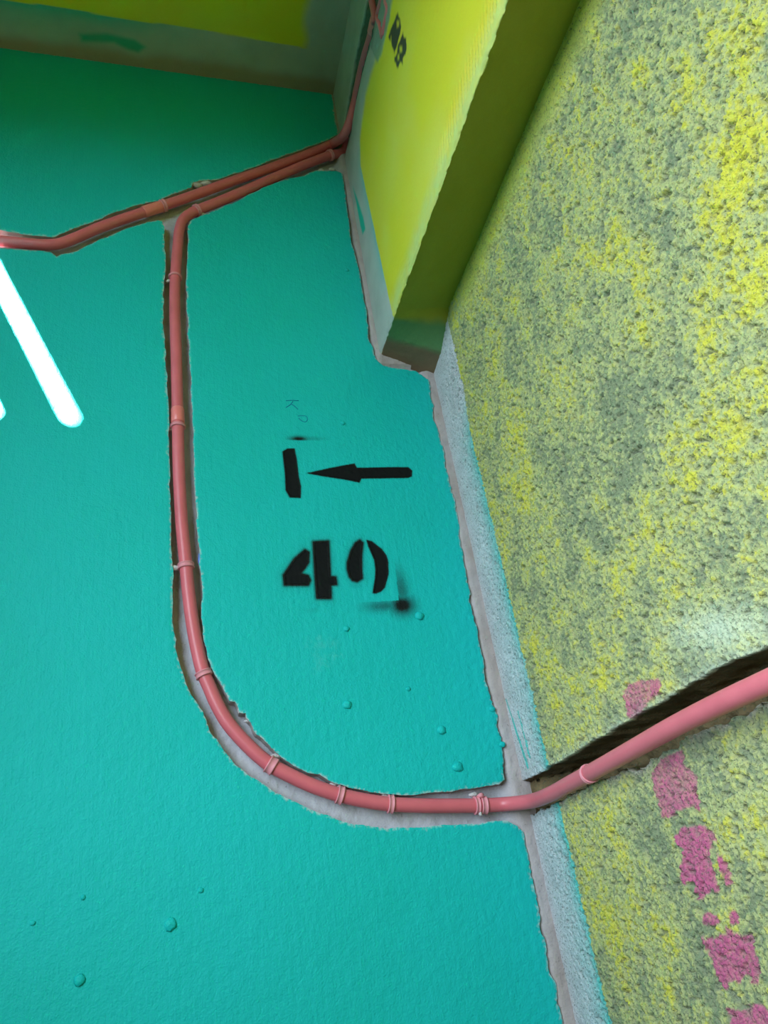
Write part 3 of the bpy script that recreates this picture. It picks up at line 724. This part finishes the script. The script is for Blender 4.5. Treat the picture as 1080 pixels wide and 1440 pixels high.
# thin branching conduits at the far end of the beam chase
for k, (pts, r, lab) in enumerate([
        ([(526.5, 33), (526, 18), (523, 2), (521, -20)], .0065, 'red conduit continuing the chase past the coral joint on the beam'),
        ([(538.5, 52), (535, 36), (531, 22), (535, 6), (541, -20)], .0052, 'thin red conduit bending left at the top of the beam'),
        ([(539.5, 50), (542, 32), (545.5, 14), (543, 2), (540, -22)], .0050, 'thin red conduit bending right beside the beam stencil')]):
    p_ = catmull([onX(a, b2, XY - .001) for a, b2 in pts], 6)
    tag(link('branch_conduit', sweep('branch_conduit', p_, r, 14), M_PIPE), lab, 'pipe', 'conduits at the beam end')
sleeve('coupling', c1, 526, 36, .030, PR + .0012, M_COUP, pipe1, 'bright coral joint')

# ================================================================== CEILING
xc = np.r_[-.83, -.6, np.arange(-.42, .40, .004)]; yc = np.r_[.02, np.arange(.004, -.45, -.003), np.arange(-.47, -2.62, -.05)]
gxc, gyc = np.meshgrid(xc, yc); sc_ = -gyc
hc = .0015 * (fbm(gxc * 12, gyc * 12, 3, 3) - .5)
cC = np.broadcast_to(np.array([.58, .50, .02]), gxc.shape + (3,))
cC = mixc(cC, (.54, .50, .08), np.clip(1.5 * (fbm(gxc * 7, gyc * 7, 5, 3) - .42), 0, 1))
lim = .098 + .008 * (fbm(gxc * 14, gyc * 14, 8, 2) - .5); limx = .300 + .02 * (fbm(gxc * 20, gyc * 20, 4, 2) - .5)
bc = np.maximum(sst(.001, -.001, sc_ - lim), sst(-.012, .012, gxc - limx))
gC = np.broadcast_to(np.array([.36, .38, .34]), gxc.shape + (3,)) * (.85 + .3 * fbm(gxc * 20, gyc * 20, 6, 3))[..., None]
tl = np.exp(-np.clip(lim - sc_, 0, 1) / .03) * sst(.16, -.18, gxc); tl = np.clip(tl + .35 * sst(.1, -.1, gxc) * fbm(gxc * 9, gyc * 25, 2, 3), 0, 1)
gC = mixc(gC, (.03, .34, .24), tl * .85)
gC = mixc(gC, (.30, .22, .15), sst(.045, .012, sc_ + .02 * (fbm(gxc * 15, gyc * 15, 1, 3) - .5)) * .8)
q_ = np.array([onZ(a, b2, ZC)[:2] for a, b2 in [(112, 48), (150, 47), (190, 56), (205, 66), (195, 74), (180, 70), (160, 60), (115, 58)]])
dd = sdist(q_, np.stack([gxc.ravel(), gyc.ravel()], 1)).reshape(gxc.shape)
gC = mixc(gC, (.012, .30, .19), sst(.006, -.006, dd) * .9)
cC = mixc(cC, gC, bc)
ck = np.array([onZ(a, b2, ZC)[:2] for a, b2 in [(347, -30), (348, 0), (347, 14), (348, 30)]])
dk = sdist(ck, np.stack([gxc.ravel(), gyc.ravel()], 1), False).reshape(gxc.shape)
hc = hc - .004 * sst(.003, .0, dk)
ceiling = tag(link('ceiling', mesh_np('ceiling', np.stack([gxc, gyc, ZC - hc], -1).reshape(-1, 3), grid_faces(*gxc.shape), True, cC.reshape(-1, 3)), M_CEIL),
              'yellow painted ceiling with a bare grey margin', kind='structure')

# ================================================================== REST OF THE STAIRWELL
tag(link('floor', box_mesh('floor', XL - .03, XR + .1, -2.62, .03, -.08, 0), M_FLOOR), 'grey concrete landing floor', kind='structure')
tag(link('ground', box_mesh('ground', -60, XL - .1, -40, 40, -2.9, -2.8), M_GROUND), 'dark ground added outside below the window', kind='structure')  # unseen ground added to cut daylight from below and tint it green
tag(link('wall_back', box_mesh('wall_back', XL - .03, XR + .1, -2.68, -2.61, 0, ZC + .05), M_YWALL), 'yellow painted wall behind the viewer', kind='structure')
tag(link('trim_1', box_mesh('trim_1', XL - .06, XR + .15, -2.68, .12, ZC + .02, ZC + .14), M_CON), 'concrete slab over the stairwell', kind='structure')
tag(link('trim_2', box_mesh('trim_2', XR + .09, XR + .14, -2.68, .12, 0, ZC + .02), M_CON), 'masonry core of the rough wall', kind='structure')
tag(link('trim_3', box_mesh('trim_3', XL - .06, XR + .14, .035, .12, 0, ZC + .02), M_CON), 'masonry core of the teal wall', kind='structure')
# left: sheet wall with a window opening; two slots added to shape the stripes
def slot(px0, px1, wpx):
    a = onT(*px0); b2 = onT(*px1); d = (b2 - a) / np.linalg.norm(b2 - a); nrm = np.array([-d[2], 0, d[0]])
    pts = []
    for ang in np.linspace(-90, 90, 13): pts.append(b2 + wpx * (math.cos(math.radians(ang)) * d + math.sin(math.radians(ang)) * nrm))
    for ang in np.linspace(90, 270, 13): pts.append(a + wpx * (math.cos(math.radians(ang)) * d + math.sin(math.radians(ang)) * nrm))
    out = []
    for p_ in pts:
        d_ = p_ - SUN_POS; q2 = SUN_POS + d_ * ((XL - SUN_POS[0]) / d_[0]); out.append((q2[1], q2[2]))
    return np.array(out)
s1 = slot((-40, 315), (100, 586), .0150)
s2 = slot((-130, 330), (-9, 578), .0150)
def holes(name, outer, hs, x0, x1, mat):
    pts = list(map(tuple, outer)); loops = [list(range(len(outer)))]; edges = []
    for h in hs:
        st = len(pts); pts += list(map(tuple, h)); loops.append(list(range(st, len(pts))))
    for lp in loops: edges += [(lp[i], lp[(i + 1) % len(lp)]) for i in range(len(lp))]
    r = delaunay_2d_cdt([Vector(p) for p in pts], edges, [], 0, 1e-7)
    V2 = np.array([tuple(v) for v in r[0]]); F = np.array([list(f) for f in r[2]])
    cen = V2[F].mean(1); keep = inside(np.array(outer), cen)
    for h in hs: keep &= ~inside(np.array(h), cen)
    F = F[keep]; n0 = len(V2)
    Va = np.vstack([np.c_[np.full(n0, x1), V2], np.c_[np.full(n0, x0), V2]])
    sides = []
    for a, b2 in r[1]:
        if any({a, b2} <= set(l) for l in []): pass
    for a, b2 in edges: sides += [(a, b2, b2 + n0), (a, b2 + n0, a + n0)]
    return link(name, mesh_np(name, Va, np.vstack([F, F[:, ::-1] + n0, np.array(sides)]), False), mat)
wl = holes('wall_left', [(-2.62, 0), (.02, 0), (.02, ZC + .02), (-2.62, ZC + .02)],
           [[(WIN_Y0, WIN_Z0), (WIN_Y1, WIN_Z0), (WIN_Y1, WIN_Z1), (WIN_Y0, WIN_Z1)], s1, s2], XL - .003, XL, M_STEEL)
tag(wl, 'sheet wall on the left with window opening and added stripe-shaping slots', kind='structure')
win = link('window_1', box_mesh('window_1', XL - .05, XL + .015, WIN_Y0 - .05, WIN_Y1 + .05, WIN_Z0 - .05, WIN_Z0), M_STEEL)
tag(win, 'open steel window in the left wall', kind='structure')
link('window_frame', box_mesh('window_frame', XL - .05, XL + .015, WIN_Y0 - .05, WIN_Y1 + .05, WIN_Z1, WIN_Z1 + .05), M_STEEL, win)
link('window_frame', box_mesh('window_frame', XL - .05, XL + .015, WIN_Y0 - .05, WIN_Y0, WIN_Z0, WIN_Z1), M_STEEL, win)
link('window_frame', box_mesh('window_frame', XL - .05, XL + .015, WIN_Y1, WIN_Y1 + .05, WIN_Z0, WIN_Z1), M_STEEL, win)
